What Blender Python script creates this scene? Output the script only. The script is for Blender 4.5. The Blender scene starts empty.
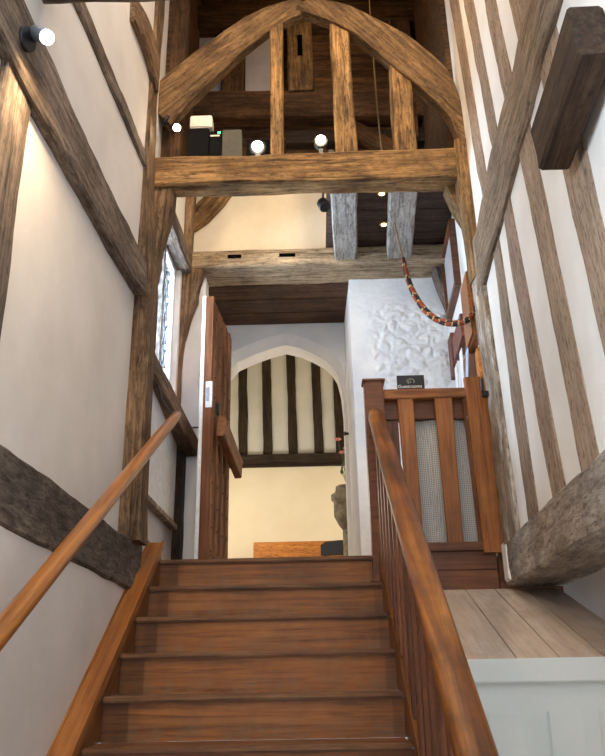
import bpy, bmesh, math, random
from mathutils import Vector, Matrix, noise
random.seed(7)
V = Vector
COL = bpy.context.scene.collection
sc = bpy.context.scene

# ------------------------------------------------------------------ materials
def lin(h):
    h = h.lstrip('#')
    o = []
    for i in (0, 2, 4):
        c = int(h[i:i+2], 16) / 255
        o.append(c / 12.92 if c <= .04045 else ((c + .055) / 1.055) ** 2.4)
    return (*o, 1)

def base(name):
    m = bpy.data.materials.new(name); m.use_nodes = True
    nt = m.node_tree; b = nt.nodes['Principled BSDF']
    return m, nt, b

def N(nt, t, **kw):
    n = nt.nodes.new(t)
    for k, v in kw.items():
        if k in n.inputs: n.inputs[k].default_value = v
        else: setattr(n, k, v)
    return n

def ramp(nt, fac, stops):
    r = nt.nodes.new('ShaderNodeValToRGB')
    e = r.color_ramp.elements
    while len(e) < len(stops): e.new(.5)
    for k, (p, c) in enumerate(stops):
        e[k].position = p; e[k].color = c
    nt.links.new(fac, r.inputs['Fac'])
    return r.outputs['Color']

def mixc(nt, a, b, fac, mode='MIX'):
    m = nt.nodes.new('ShaderNodeMix'); m.data_type = 'RGBA'; m.blend_type = mode
    for sock, v in ((m.inputs[6], a), (m.inputs[7], b), (m.inputs[0], fac)):
        if hasattr(v, 'is_linked'): nt.links.new(v, sock)
        else: sock.default_value = v
    return m.outputs[2]

def wood(name, dark, mid, light, grain=22, stretch=.07, rough=.75, bump=.35, stain=.45, coat=0, spec=.3, crack=0, pale=None):
    m, nt, b = base(name)
    tc = nt.nodes.new('ShaderNodeTexCoord')
    oi = nt.nodes.new('ShaderNodeObjectInfo')
    add = N(nt, 'ShaderNodeVectorMath', operation='MULTIPLY_ADD')
    nt.links.new(tc.outputs['Object'], add.inputs[0]); add.inputs[1].default_value = (1, 1, 1)
    rv = N(nt, 'ShaderNodeVectorMath', operation='SCALE'); rv.inputs[0].default_value = (7, 3, 5)
    nt.links.new(oi.outputs['Random'], rv.inputs['Scale']); nt.links.new(rv.outputs[0], add.inputs[2])
    mp = N(nt, 'ShaderNodeMapping'); mp.inputs['Scale'].default_value = (stretch, 1, 1)
    nt.links.new(add.outputs[0], mp.inputs[0])
    n1 = N(nt, 'ShaderNodeTexNoise', Scale=grain*1.5, Detail=10, Roughness=.68, Distortion=.5)
    nt.links.new(mp.outputs[0], n1.inputs['Vector'])
    c = ramp(nt, n1.outputs['Fac'], [(.33, lin(dark)), (.5, lin(mid)), (.68, lin(light))])
    n2 = N(nt, 'ShaderNodeTexNoise', Scale=3.4, Detail=5, Roughness=.65)
    nt.links.new(add.outputs[0], n2.inputs['Vector'])
    st = ramp(nt, n2.outputs['Fac'], [(.36, (1-stain, 1-stain, 1-stain, 1)), (.6, (1, 1, 1, 1))])
    c = mixc(nt, c, st, 1.0, 'MULTIPLY')
    if pale:
        n3 = N(nt, 'ShaderNodeTexNoise', Scale=9, Detail=6, Roughness=.7)
        mp3 = N(nt, 'ShaderNodeMapping'); mp3.inputs['Scale'].default_value = (.3, 1, 1)
        nt.links.new(add.outputs[0], mp3.inputs[0]); nt.links.new(mp3.outputs[0], n3.inputs['Vector'])
        pf = ramp(nt, n3.outputs['Fac'], [(.52, (0, 0, 0, 1)), (.68, (1, 1, 1, 1))])
        c = mixc(nt, c, lin(pale), pf)
    if crack:
        n4 = N(nt, 'ShaderNodeTexNoise', Scale=5, Detail=3, Roughness=.5)
        mp4 = N(nt, 'ShaderNodeMapping'); mp4.inputs['Scale'].default_value = (.12, 2.2, 2.2)
        nt.links.new(add.outputs[0], mp4.inputs[0]); nt.links.new(mp4.outputs[0], n4.inputs['Vector'])
        cf = ramp(nt, n4.outputs['Fac'], [(.485, (1, 1, 1, 1)), (.5, (crack, crack, crack, 1)), (.515, (1, 1, 1, 1))])
        c = mixc(nt, c, cf, 1.0, 'MULTIPLY')
    if spec < .35:
        n5 = N(nt, 'ShaderNodeTexNoise', Scale=60, Detail=6, Roughness=.75)
        mp5 = N(nt, 'ShaderNodeMapping'); mp5.inputs['Scale'].default_value = (.28, 1, 1)
        nt.links.new(add.outputs[0], mp5.inputs[0]); nt.links.new(mp5.outputs[0], n5.inputs['Vector'])
        sf = ramp(nt, n5.outputs['Fac'], [(.37, (.3, .27, .25, 1)), (.49, (1, 1, 1, 1))])
        c = mixc(nt, c, sf, .8, 'MULTIPLY')
    hs = N(nt, 'ShaderNodeHueSaturation')
    mr = N(nt, 'ShaderNodeMapRange'); mr.inputs[3].default_value = .88; mr.inputs[4].default_value = 1.12
    nt.links.new(oi.outputs['Random'], mr.inputs[0]); nt.links.new(mr.outputs[0], hs.inputs['Value'])
    nt.links.new(c, hs.inputs['Color'])
    nt.links.new(hs.outputs[0], b.inputs['Base Color'])
    bp = N(nt, 'ShaderNodeBump', Strength=bump, Distance=.02)
    nt.links.new(n1.outputs['Fac'], bp.inputs['Height']); nt.links.new(bp.outputs[0], b.inputs['Normal'])
    b.inputs['Roughness'].default_value = rough
    b.inputs['Specular IOR Level'].default_value = spec
    b.inputs['Coat Weight'].default_value = coat; b.inputs['Coat Roughness'].default_value = .3
    return m

def plaster(name, c0, c1, scale=2.0, bump=.12, bscale=14, rough=.9, dist=.02, cracks=None):
    m, nt, b = base(name)
    tc = nt.nodes.new('ShaderNodeTexCoord')
    n1 = N(nt, 'ShaderNodeTexNoise', Scale=scale, Detail=5, Roughness=.6)
    nt.links.new(tc.outputs['Object'], n1.inputs['Vector'])
    c = ramp(nt, n1.outputs['Fac'], [(.35, lin(c0)), (.65, lin(c1))])
    if cracks:
        mp = N(nt, 'ShaderNodeMapping'); mp.inputs['Scale'].default_value = (.35, 1, 1)
        n3 = N(nt, 'ShaderNodeTexNoise', Scale=3.2, Detail=4, Roughness=.6)
        nt.links.new(tc.outputs['Object'], mp.inputs[0]); nt.links.new(mp.outputs[0], n3.inputs['Vector'])
        f = ramp(nt, n3.outputs['Fac'], [(.49, (1, 1, 1, 1)), (.5, lin(cracks)), (.512, (1, 1, 1, 1))])
        c = mixc(nt, c, f, 1.0, 'MULTIPLY')
    nt.links.new(c, b.inputs['Base Color'])
    n2 = N(nt, 'ShaderNodeTexNoise', Scale=bscale, Detail=5, Roughness=.6)
    nt.links.new(tc.outputs['Object'], n2.inputs['Vector'])
    bp = N(nt, 'ShaderNodeBump', Strength=bump, Distance=dist)
    nt.links.new(n2.outputs['Fac'], bp.inputs['Height']); nt.links.new(bp.outputs[0], b.inputs['Normal'])
    b.inputs['Roughness'].default_value = rough; b.inputs['Specular IOR Level'].default_value = .2
    return m

def plain(name, c, rough=.5, metal=0, spec=.5):
    m, nt, b = base(name)
    tc = nt.nodes.new('ShaderNodeTexCoord')
    n1 = N(nt, 'ShaderNodeTexNoise', Scale=30, Detail=4)
    nt.links.new(tc.outputs['Object'], n1.inputs['Vector'])
    l = lin(c)
    cc = ramp(nt, n1.outputs['Fac'], [(.3, (l[0]*.85, l[1]*.85, l[2]*.85, 1)), (.7, (min(1, l[0]*1.1), min(1, l[1]*1.1), min(1, l[2]*1.1), 1))])
    nt.links.new(cc, b.inputs['Base Color'])
    b.inputs['Roughness'].default_value = rough; b.inputs['Metallic'].default_value = metal
    b.inputs['Specular IOR Level'].default_value = spec
    return m

def glow(name, c, s):
    m, nt, b = base(name)
    b.inputs['Base Color'].default_value = lin(c)
    b.inputs['Emission Color'].default_value = lin(c); b.inputs['Emission Strength'].default_value = s
    return m

MT = {}
MT['oak_gold'] = wood('oak_gold', '#4c341d', '#8f6c43', '#bb9663', grain=20, stain=.55, crack=.25, bump=.5)
MT['oak_brace'] = wood('oak_brace', '#45321f', '#7d5f3e', '#a08057', grain=26, stain=.5, bump=.5)
MT['oak_grey'] = wood('oak_grey', '#493d35', '#7c6c5f', '#a08e7e', grain=24, stain=.5, bump=.6, crack=.4)
MT['oak_sill'] = wood('oak_sill', '#423a35', '#6d635a', '#8c8074', grain=20, stretch=.25, stain=.5, bump=.6)
MT['oak_post'] = wood('oak_post', '#47331f', '#80644a', '#a98c6c', grain=26, stain=.5, crack=.4, bump=.6)
MT['oak_stud'] = wood('oak_stud', '#87705a', '#a58d77', '#b5a08a', grain=30, stain=.22, bump=.3)
MT['oak_rail'] = wood('oak_rail', '#76634f', '#9c866f', '#b29d86', grain=26, stain=.3, bump=.5, crack=.55)
MT['oak_sole'] = wood('oak_sole', '#8d7e70', '#b5a697', '#cdc1b2', grain=18, stretch=.2, stain=.45, bump=.8, pale='#c5bbae')
MT['oak_pale'] = wood('oak_pale', '#7b6850', '#a59079', '#bdab95', grain=24, stain=.4, bump=.6, pale='#d8d0c4', crack=.5)
MT['oak_dark'] = wood('oak_dark', '#38261a', '#573c29', '#6e5038', grain=20, stain=.4, bump=.3)
MT['oak_black'] = wood('oak_black', '#231a13', '#3b2e24', '#4d3f33', grain=22, stain=.4, bump=.3)
MT['oak_stub'] = wood('oak_stub', '#291c13', '#473424', '#5d4632', grain=22, stain=.4, bump=.3)
MT['oak_roof'] = wood('oak_roof', '#33210f', '#5d4027', '#7c5837', grain=18, stain=.5, bump=.4)
MT['oak_beam2'] = wood('oak_beam2', '#6b5a44', '#b0987a', '#d0b998', grain=24, stain=.4, bump=.5, crack=.4)
MT['oak_joist'] = wood('oak_joist', '#7b746d', '#a39c95', '#bab3ab', grain=26, stain=.3, bump=.4, crack=.45)
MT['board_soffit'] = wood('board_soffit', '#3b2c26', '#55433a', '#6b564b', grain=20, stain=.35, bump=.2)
MT['stair_wood'] = wood('stair_wood', '#6b3c12', '#96591f', '#ab6d33', grain=26, stretch=.05, rough=.5, bump=.08, stain=.3, spec=.4)
def riser_marks(m):
    # the side margins are darker, the kicked lower half is scuffed grey
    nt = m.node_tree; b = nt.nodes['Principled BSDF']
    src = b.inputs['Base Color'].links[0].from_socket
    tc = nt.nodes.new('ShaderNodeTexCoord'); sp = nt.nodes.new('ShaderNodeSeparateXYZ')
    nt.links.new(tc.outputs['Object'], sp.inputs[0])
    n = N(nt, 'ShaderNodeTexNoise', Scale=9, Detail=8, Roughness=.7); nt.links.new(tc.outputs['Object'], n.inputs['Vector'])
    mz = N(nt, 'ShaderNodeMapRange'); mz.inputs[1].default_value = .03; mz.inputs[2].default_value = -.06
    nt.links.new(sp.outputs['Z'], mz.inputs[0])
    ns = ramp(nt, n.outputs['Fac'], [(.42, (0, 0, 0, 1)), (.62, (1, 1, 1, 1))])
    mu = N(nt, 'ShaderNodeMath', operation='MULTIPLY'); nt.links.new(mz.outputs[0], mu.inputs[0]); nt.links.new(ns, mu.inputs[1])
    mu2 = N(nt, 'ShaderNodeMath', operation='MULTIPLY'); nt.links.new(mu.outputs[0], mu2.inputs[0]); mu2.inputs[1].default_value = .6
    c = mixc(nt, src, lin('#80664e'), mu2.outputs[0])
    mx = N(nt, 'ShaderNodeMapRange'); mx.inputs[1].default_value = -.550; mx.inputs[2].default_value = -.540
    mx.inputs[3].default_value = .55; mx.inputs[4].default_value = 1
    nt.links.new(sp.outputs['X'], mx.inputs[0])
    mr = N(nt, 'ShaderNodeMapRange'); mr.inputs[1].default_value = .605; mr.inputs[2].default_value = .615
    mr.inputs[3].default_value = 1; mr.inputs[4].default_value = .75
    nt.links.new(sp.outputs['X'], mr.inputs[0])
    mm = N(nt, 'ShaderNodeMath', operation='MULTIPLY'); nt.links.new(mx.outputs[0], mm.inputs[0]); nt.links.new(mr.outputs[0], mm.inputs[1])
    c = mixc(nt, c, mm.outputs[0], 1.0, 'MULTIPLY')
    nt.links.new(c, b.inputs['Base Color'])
MT['tread_wood'] = wood('tread_wood', '#563216', '#7a4d28', '#946a40', grain=26, stretch=.05, rough=.6, bump=.1, stain=.35, spec=.5)
riser_marks(MT['stair_wood'])
MT['string_wood'] = wood('string_wood', '#53300f', '#7a4a20', '#925f30', grain=28, stretch=.05, rough=.4, bump=.08, stain=.3, spec=.5)  # darker than the cap: shade below the cap is put into the colour
MT['cap_wood'] = wood('cap_wood', '#7a431b', '#a3662f', '#b67c45', grain=28, stretch=.05, rough=.4, bump=.08, stain=.2, spec=.5)
MT['rail_wood'] = wood('rail_wood', '#472208', '#8a4d16', '#bd7b33', grain=13, stretch=.06, rough=.38, bump=.06, stain=.62, coat=.25, spec=.45)
MT['rail_light'] = wood('rail_light', '#744314', '#a46526', '#ba7d38', grain=24, stretch=.05, rough=.3, bump=.05, stain=.15, coat=.3, spec=.5)
MT['gate_wood'] = wood('gate_wood', '#703f18', '#995d2a', '#aa6e38', grain=30, stretch=.05, rough=.45, bump=.06, stain=.25, spec=.4)
MT['newel_wood'] = wood('newel_wood', '#573015', '#764524', '#875330', grain=30, stretch=.05, rough=.42, bump=.06, stain=.25, spec=.4)
MT['door_wood'] = wood('door_wood', '#60391f', '#885834', '#a5744a', grain=26, stretch=.06, rough=.5, bump=.2, stain=.35, spec=.4)
MT['lid_wood'] = wood('lid_wood', '#b5a08d', '#c9b5a2', '#d6c5b4', grain=18, stretch=.05, rough=.5, bump=.05, stain=.12, spec=.4, pale='#d3c6ba')
MT['panel_orange'] = wood('panel_orange', '#a05c20', '#c07a34', '#cf8c46', grain=20, rough=.5, bump=.05, stain=.15)
MT['plaster'] = plaster('white_plaster', '#d8d2cc', '#e6e1dc', scale=1.6, bump=.15, bscale=7)
MT['plaster_right'] = plaster('chalk_plaster', '#eae5dd', '#f5f1ea', scale=2.5, bump=.2, bscale=9)
MT['plaster_cream'] = plaster('cream_plaster', '#e4d6bd', '#f0e5d0', scale=2.5, bump=.5, bscale=9, cracks=None)
MT['plaster_room'] = plaster('ivory_plaster', '#ecdfc2', '#f3e8cf', scale=2, bump=.1)
MT['plaster_stud'] = plaster('stud_panel_plaster', '#cdcfca', '#dadbd6', scale=2, bump=.1)
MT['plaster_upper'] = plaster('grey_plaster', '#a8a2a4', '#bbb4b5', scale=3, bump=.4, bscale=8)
MT['limewash'] = plaster('limewash', '#e9e9ea', '#f5f4f2', scale=3, bump=.25, bscale=8)
MT['stone'] = plaster('carved_stone', '#6f665a', '#97907f', scale=12, bump=.4, bscale=30)
MT['white_paint'] = plaster('white_paint', '#dcdfd9', '#e2e4df', scale=3, bump=.04, bscale=20, rough=.45)
MT['white_gloss'] = plain('white_gloss', '#eceff2', .35)
MT['black_metal'] = plain('black_metal', '#17171a', .45)
MT['black_board'] = plain('black_board', '#16181d', .5)
MT['grey_plastic'] = plain('grey_plastic', '#4a473e', .7)
MT['white_plastic'] = plain('white_plastic', '#e8ddd0', .4)
MT['steel'] = plain('steel', '#b9c6d6', .3, .7)
MT['brass'] = plain('brass', '#c49a4a', .3, .9)
MT['print_white'] = plain('print_white', '#f4f6f8', .6)
MT['print_grey'] = plain('print_grey', '#8b8c86', .6)
MT['leaflet_blue'] = plain('leaflet_blue', '#b9cbe6', .4)
MT['leaflet_white'] = plain('leaflet_white', '#f2f2f2', .4)
MT['red_paper'] = plain('red_paper', '#c03540', .5)
MT['mauve_wood'] = wood('mauve_wood', '#5a2f24', '#7b4739', '#8f5a4a', grain=26, rough=.5, bump=.05, stain=.2)
MT['leaf'] = plain('leaf', '#3f5a34', .6)
MT['petal'] = plain('petal', '#d98a80', .6)
MT['rope_hemp'] = plain('rope_hemp', '#8a6f4c', .9)
MT['sally_red'] = plain('sally_red', '#8a361c', .95)
MT['sally_black'] = plain('sally_black', '#221c18', .95)
MT['sally_cream'] = plain('sally_cream', '#b8a070', .95)
MT['lamp_warm'] = glow('lamp_warm', '#fff0d0', 25)
MT['lamp_small'] = glow('lamp_small', '#ffd9a0', 6)
MT['led_green'] = glow('led_green', '#40ff90', 3)
MT['matt_black'] = plain('matt_black', '#101011', .8, 0, .1)
MT['void'] = plain('dark_void', '#0b0908', 1, 0, 0)
MT['lead'] = plain('lead_came', '#3a3d40', .6, .3)

def rough_stone():
    m, nt, b = base('painted_rubble')
    tc = nt.nodes.new('ShaderNodeTexCoord')
    mp = N(nt, 'ShaderNodeMapping'); mp.inputs['Scale'].default_value = (1, 1, 1.35)
    nt.links.new(tc.outputs['Object'], mp.inputs[0])
    n0 = N(nt, 'ShaderNodeTexNoise', Scale=5, Detail=3)
    nt.links.new(mp.outputs[0], n0.inputs['Vector'])
    c = ramp(nt, n0.outputs['Fac'], [(.3, lin('#e4e4e6')), (.7, lin('#f3f2f0'))])
    nt.links.new(c, b.inputs['Base Color'])
    n2 = N(nt, 'ShaderNodeTexNoise', Scale=22, Detail=5, Roughness=.55)
    nt.links.new(mp.outputs[0], n2.inputs['Vector'])
    bp = N(nt, 'ShaderNodeBump', Strength=.35, Distance=.02)
    nt.links.new(n2.outputs['Fac'], bp.inputs['Height']); nt.links.new(bp.outputs[0], b.inputs['Normal'])
    b.inputs['Roughness'].default_value = .85
    return m
MT['rubble'] = rough_stone()

def curtain_mat():
    m, nt, b = base('patterned_cloth')
    tc = nt.nodes.new('ShaderNodeTexCoord')
    mp = N(nt, 'ShaderNodeMapping'); mp.inputs['Rotation'].default_value = (0, math.radians(45), 0)
    nt.links.new(tc.outputs['Object'], mp.inputs[0])
    ck = N(nt, 'ShaderNodeTexChecker', Scale=120)
    ck.inputs['Color1'].default_value = lin('#918f8a'); ck.inputs['Color2'].default_value = lin('#c9c6c0')
    nt.links.new(mp.outputs[0], ck.inputs['Vector'])
    nt.links.new(ck.outputs['Color'], b.inputs['Base Color'])
    b.inputs['Roughness'].default_value = .95; b.inputs['Specular IOR Level'].default_value = .1
    return m
MT['cloth'] = curtain_mat()

def glass_mat():
    m, nt, b = base('old_glass')
    out = nt.nodes['Material Output']
    tr = N(nt, 'ShaderNodeBsdfTransparent'); tr.inputs[0].default_value = (.9, .95, 1, 1)
    gl = N(nt, 'ShaderNodeBsdfGlossy', Roughness=.08)
    fr = N(nt, 'ShaderNodeFresnel', IOR=1.4)
    mx = nt.nodes.new('ShaderNodeMixShader')
    nt.links.new(fr.outputs[0], mx.inputs[0]); nt.links.new(tr.outputs[0], mx.inputs[1]); nt.links.new(gl.outputs[0], mx.inputs[2])
    nt.links.new(mx.outputs[0], out.inputs['Surface'])
    return m
MT['glass'] = glass_mat()

# ------------------------------------------------------------------ object helpers
def link(name, me, mat=None, parent=None, M=None, smooth=False):
    o = bpy.data.objects.new(name, me); COL.objects.link(o)
    if mat is not None:
        for k in (mat if isinstance(mat, (list, tuple)) else [mat]): me.materials.append(MT[k])
    if M is not None: o.matrix_world = M
    if parent is not None:
        o.parent = parent
        if M is None: o.matrix_parent_inverse = Matrix.Identity(4)
    if smooth:
        for p in me.polygons: p.use_smooth = True
    return o

def tag(o, label=None, cat=None, group=None, kind=None):
    if label: o['label'] = label
    if cat: o['category'] = cat
    if group: o['group'] = group
    if kind: o['kind'] = kind
    return o

def thing(name, label, cat, loc=(0, 0, 0), group=None):
    o = bpy.data.objects.new(name, None); COL.objects.link(o); o.location = loc
    o.empty_display_size = .1
    return tag(o, label, cat, group)

def child(name, o, parent):
    """parent an already placed (world coordinates) mesh object to an unrotated Empty"""
    o.name = name
    o.parent = parent
    o.matrix_parent_inverse = Matrix.Translation(-V(parent.location))
    return o

def mesh_from(vs, fs, mi=None):
    me = bpy.data.meshes.new('mesh'); me.from_pydata([tuple(v) for v in vs], [], fs)
    if mi:
        for p, i in zip(me.polygons, mi): p.material_index = i
    me.update(); return me

def fixn(me):
    bm = bmesh.new(); bm.from_mesh(me); bmesh.ops.recalc_face_normals(bm, faces=bm.faces); bm.to_mesh(me); bm.free()
    return me

def boxes(name, bl, mat, parent=None, bev=.004, axis='x'):
    """one mesh from world-space boxes (x0,x1,y0,y1,z0,z1); local X of the object runs along `axis` so that wood grain follows it"""
    bm = bmesh.new()
    c = V(((bl[0][0]+bl[0][1])/2, (bl[0][2]+bl[0][3])/2, (bl[0][4]+bl[0][5])/2))
    if axis == 'x': R = Matrix.Identity(3)
    elif axis == 'y': R = Matrix(((0, -1, 0), (1, 0, 0), (0, 0, 1)))
    else: R = Matrix(((0, 0, 1), (0, 1, 0), (-1, 0, 0))).transposed() @ Matrix.Identity(3)
    if axis == 'z': R = Matrix(((0, 0, -1), (0, 1, 0), (1, 0, 0)))
    Ri = R.inverted()
    for b in bl:
        x0, x1, y0, y1, z0, z1 = b
        r = bmesh.ops.create_cube(bm, size=1)
        for v in r['verts']:
            p = V((x0 if v.co.x < 0 else x1, y0 if v.co.y < 0 else y1, z0 if v.co.z < 0 else z1))
            v.co = Ri @ (p - c)
    if bev: bmesh.ops.bevel(bm, geom=bm.edges[:], offset=bev, segments=2, affect='EDGES', clamp_overlap=True)
    bmesh.ops.recalc_face_normals(bm, faces=bm.faces)
    me = bpy.data.meshes.new(name); bm.to_mesh(me); bm.free()
    o = link(name, me, mat, None, Matrix.Translation(c) @ R.to_4x4())
    if parent is not None: child(name, o, parent)
    return o

def prism(name, poly, axis, a0, a1, mat, parent=None, bev=.003):
    """extrude a polygon (list of 2D points) along a world axis between a0 and a1"""
    n = len(poly); vs = []
    for a in (a0, a1):
        for p in poly:
            vs.append({'x': (a, p[0], p[1]), 'y': (p[0], a, p[1]), 'z': (p[0], p[1], a)}[axis])
    fs = [tuple(range(n)), tuple(range(2*n-1, n-1, -1))] + [(k, (k+1) % n, n+(k+1) % n, n+k) for k in range(n)]
    c = sum((V(v) for v in vs), V()) / len(vs)
    me = mesh_from([V(v)-c for v in vs], fs)
    bm = bmesh.new(); bm.from_mesh(me)
    if bev: bmesh.ops.bevel(bm, geom=bm.edges[:], offset=bev, segments=2, affect='EDGES', clamp_overlap=True)
    bmesh.ops.recalc_face_normals(bm, faces=bm.faces); bm.to_mesh(me); bm.free()
    o = link(name, me, mat, None, Matrix.Translation(c))
    if parent is not None: child(name, o, parent)
    return o

def beam(name, pts, w, h, mat, up=(0, 0, 1), wob=.008, ch=.012, parent=None, seg=.07, freq=2.5):
    """hewn timber along a polyline; w = size across, h = size along `up`; w, h may be lists (per point). local X = along the timber"""
    pts = [V(p) for p in pts]; n = len(pts)
    W = w if isinstance(w, (list, tuple)) else [w]*n
    H = h if isinstance(h, (list, tuple)) else [h]*n
    ax = (pts[-1]-pts[0]).normalized()
    uz = V(up); uz = (uz - ax*uz.dot(ax)).normalized(); uy = uz.cross(ax)
    R = Matrix((ax, uy, uz)).transposed()
    L = [0]
    for k in range(1, n): L.append(L[-1]+(pts[k]-pts[k-1]).length)
    m = max(4, int(L[-1]/seg)); vs = []; fs = []
    seed = V((random.uniform(0, 99), random.uniform(0, 99), random.uniform(0, 99)))
    Ri = R.inverted(); K = 16
    for i in range(m+1):
        s = L[-1]*i/m; k = 0
        while k < n-2 and s > L[k+1]: k += 1
        t = (s-L[k])/max(1e-6, L[k+1]-L[k])
        p = pts[k].lerp(pts[k+1], t); ww = W[k]*(1-t)+W[k+1]*t; hh = H[k]*(1-t)+H[k+1]*t
        lp = Ri @ (p-pts[0])
        c = min(ch, ww*.3, hh*.3); a, b = ww/2, hh/2
        prof = [(-a+c, -b), (0-a*.3, -b), (a*.3, -b), (a-c, -b), (a, -b+c), (a, -b*.3), (a, b*.3), (a, b-c),
                (a-c, b), (a*.3, b), (-a*.3, b), (-a+c, b), (-a, b-c), (-a, b*.3), (-a, -b*.3), (-a, -b+c)]
        for y, z in prof:
            q = V((s*freq, y*7, z*7))+seed
            d = noise.noise_vector(q)*wob + noise.noise_vector(q*3.1)*wob*.45
            vs.append(lp+V((0 if i in (0, m) else d.x*.3, y+d.y, z+d.z)))
        if i:
            o = (i-1)*K
            for j in range(K): fs.append((o+j, o+(j+1) % K, o+K+(j+1) % K, o+K+j))
    fs.append(tuple(range(K-1, -1, -1))); fs.append(tuple(m*K+j for j in range(K)))
    me = fixn(mesh_from(vs, fs))
    o = link(name, me, mat, None, Matrix.Translation(pts[0]) @ R.to_4x4(), smooth=True)
    for p in me.polygons[-2:]: p.use_smooth = False
    me.set_sharp_from_angle(angle=math.radians(32))
    if parent is not None: child(name, o, parent)
    return o

def timber(name, label, pts, w, h, mat, up=(0, 0, 1), cat='timber beam', group=None, **kw):
    return tag(beam(name, pts, w, h, mat, up, **kw), label, cat, group)

def tube(name, pts, r, mat, parent=None, seg=10, res=6, mi=None, closed_caps=True):
    """smooth tube through points (Catmull-Rom)"""
    P = [V(p) for p in pts]; C = []
    for k in range(len(P)-1):
        a = P[max(0, k-1)]; b = P[k]; c = P[k+1]; d = P[min(len(P)-1, k+2)]
        for j in range(res):
            t = j/res
            C.append(.5*((2*b)+(c-a)*t+(2*a-5*b+4*c-d)*t*t+(3*b-a-3*c+d)*t**3))
    C.append(P[-1])
    o0 = C[0].copy(); vs = []; fs = []; mis = []
    nrm = None
    for i, p in enumerate(C):
        t = (C[min(i+1, len(C)-1)]-C[max(i-1, 0)]).normalized()
        if nrm is None: nrm = t.orthogonal().normalized()
        nrm = (nrm-t*nrm.dot(t)).normalized(); bn = t.cross(nrm)
        rr = r(i/(len(C)-1)) if callable(r) else r
        for j in range(seg):
            a = 2*math.pi*j/seg
            vs.append(p-o0+(nrm*math.cos(a)+bn*math.sin(a))*rr)
        if i:
            for j in range(seg):
                fs.append(((i-1)*seg+j, (i-1)*seg+(j+1) % seg, i*seg+(j+1) % seg, i*seg+j))
                mis.append(mi(i/(len(C)-1), j/seg) if mi else 0)
    fs.append(tuple(range(seg-1, -1, -1))); fs.append(tuple((len(C)-1)*seg+j for j in range(seg))); mis += [0, 0]
    me = mesh_from(vs, fs, mis); fixn(me)
    o = link(name, me, mat, None, Matrix.Translation(o0), smooth=True)
    if parent is not None: child(name, o, parent)
    return o

def lathe(name, prof, c, d, mat, parent=None, seg=24):
    """revolve (r, h) profile about direction d through c"""
    d = V(d).normalized(); a = d.orthogonal().normalized(); b = d.cross(a); vs = []; fs = []
    for r, h in prof:
        for j in range(seg):
            t = 2*math.pi*j/seg; vs.append(d*h+(a*math.cos(t)+b*math.sin(t))*max(r, 1e-4))
    for i in range(len(prof)-1):
        for j in range(seg): fs.append((i*seg+j, i*seg+(j+1) % seg, (i+1)*seg+(j+1) % seg, (i+1)*seg+j))
    fs.append(tuple(range(seg-1, -1, -1))); fs.append(tuple((len(prof)-1)*seg+j for j in range(seg)))
    o = link(name, fixn(mesh_from(vs, fs)), mat, None, Matrix.Translation(V(c)))
    for p in o.data.polygons: p.use_smooth = len(p.vertices) == 4
    if parent is not None: child(name, o, parent)
    return o

def regrain(o, d, up=(0, 0, 1)):
    """turn the object's local X along d (wood grain) without moving the shape"""
    ex = V(d).normalized(); ez = (V(up)-ex*V(up).dot(ex)).normalized(); ey = ez.cross(ex)
    Q = Matrix((ex, ey, ez)).transposed().to_4x4()
    o.data.transform(Q.inverted()); o.matrix_basis = o.matrix_basis @ Q
    return o

def struct(o): o['kind'] = 'structure'; return o

def text(name, s, size, M, mat, parent, ext=.001):
    cu = bpy.data.curves.new(name, 'FONT'); cu.body = s; cu.size = size; cu.extrude = ext
    cu.align_x = 'CENTER'; cu.align_y = 'CENTER'
    t = bpy.data.objects.new('tmp_text', cu); COL.objects.link(t)
    dg = bpy.context.evaluated_depsgraph_get()
    me = bpy.data.meshes.new_from_object(t.evaluated_get(dg))
    bpy.data.objects.remove(t)
    o = link(name, me, mat, None, M); return child(name, o, parent)

# ------------------------------------------------------------------ camera
EYE = 1.545
def camera():
    f, pit, rol, yaw = 761.4, .37393, -.0191155, .014975
    cy, sy = math.cos(yaw), math.sin(yaw)
    fw = V((-sy*math.cos(pit), cy*math.cos(pit), math.sin(pit))); rt = V((cy, sy, 0)); up = rt.cross(fw)
    c, s = math.cos(rol), math.sin(rol)
    r2 = rt*c+up*s; u2 = up*c-rt*s
    cam = bpy.data.cameras.new('camera'); o = bpy.data.objects.new('camera', cam); COL.objects.link(o)
    cam.sensor_width = 36; cam.lens = f/756*36; cam.clip_start = .02
    M = Matrix((r2, u2, -fw)).transposed().to_4x4(); M.translation = (0, 0, EYE)
    o.matrix_world = M
    sc.camera = o
camera()

# ------------------------------------------------------------------ setting
LAND = 2.22
XL = -1.10                                   # left wall face
def XR(y): return 1.14+(y-4.65)*.046         # right wall face (a few degrees out of square)
def XB(y): return 1.44+(y-4.62)*.046         # recessed wall under the overhang

struct(boxes('floor', [(-1.4, 1.7, -2.6, 3.3, -.1, 0)], 'lid_wood', bev=0, axis='y'))
struct(boxes('floor_landing', [(-1.4, .40, 4.70, 11.0, 2.05, 2.22-.002), (.40, 1.5, 4.78, 7.3, 2.05, 2.218), (.4, 2.6, 7.3, 11, 2.05, 2.218), (-2.6, -1.4, 7.3, 11, 2.05, 2.218)], 'tread_wood', bev=0))
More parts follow.
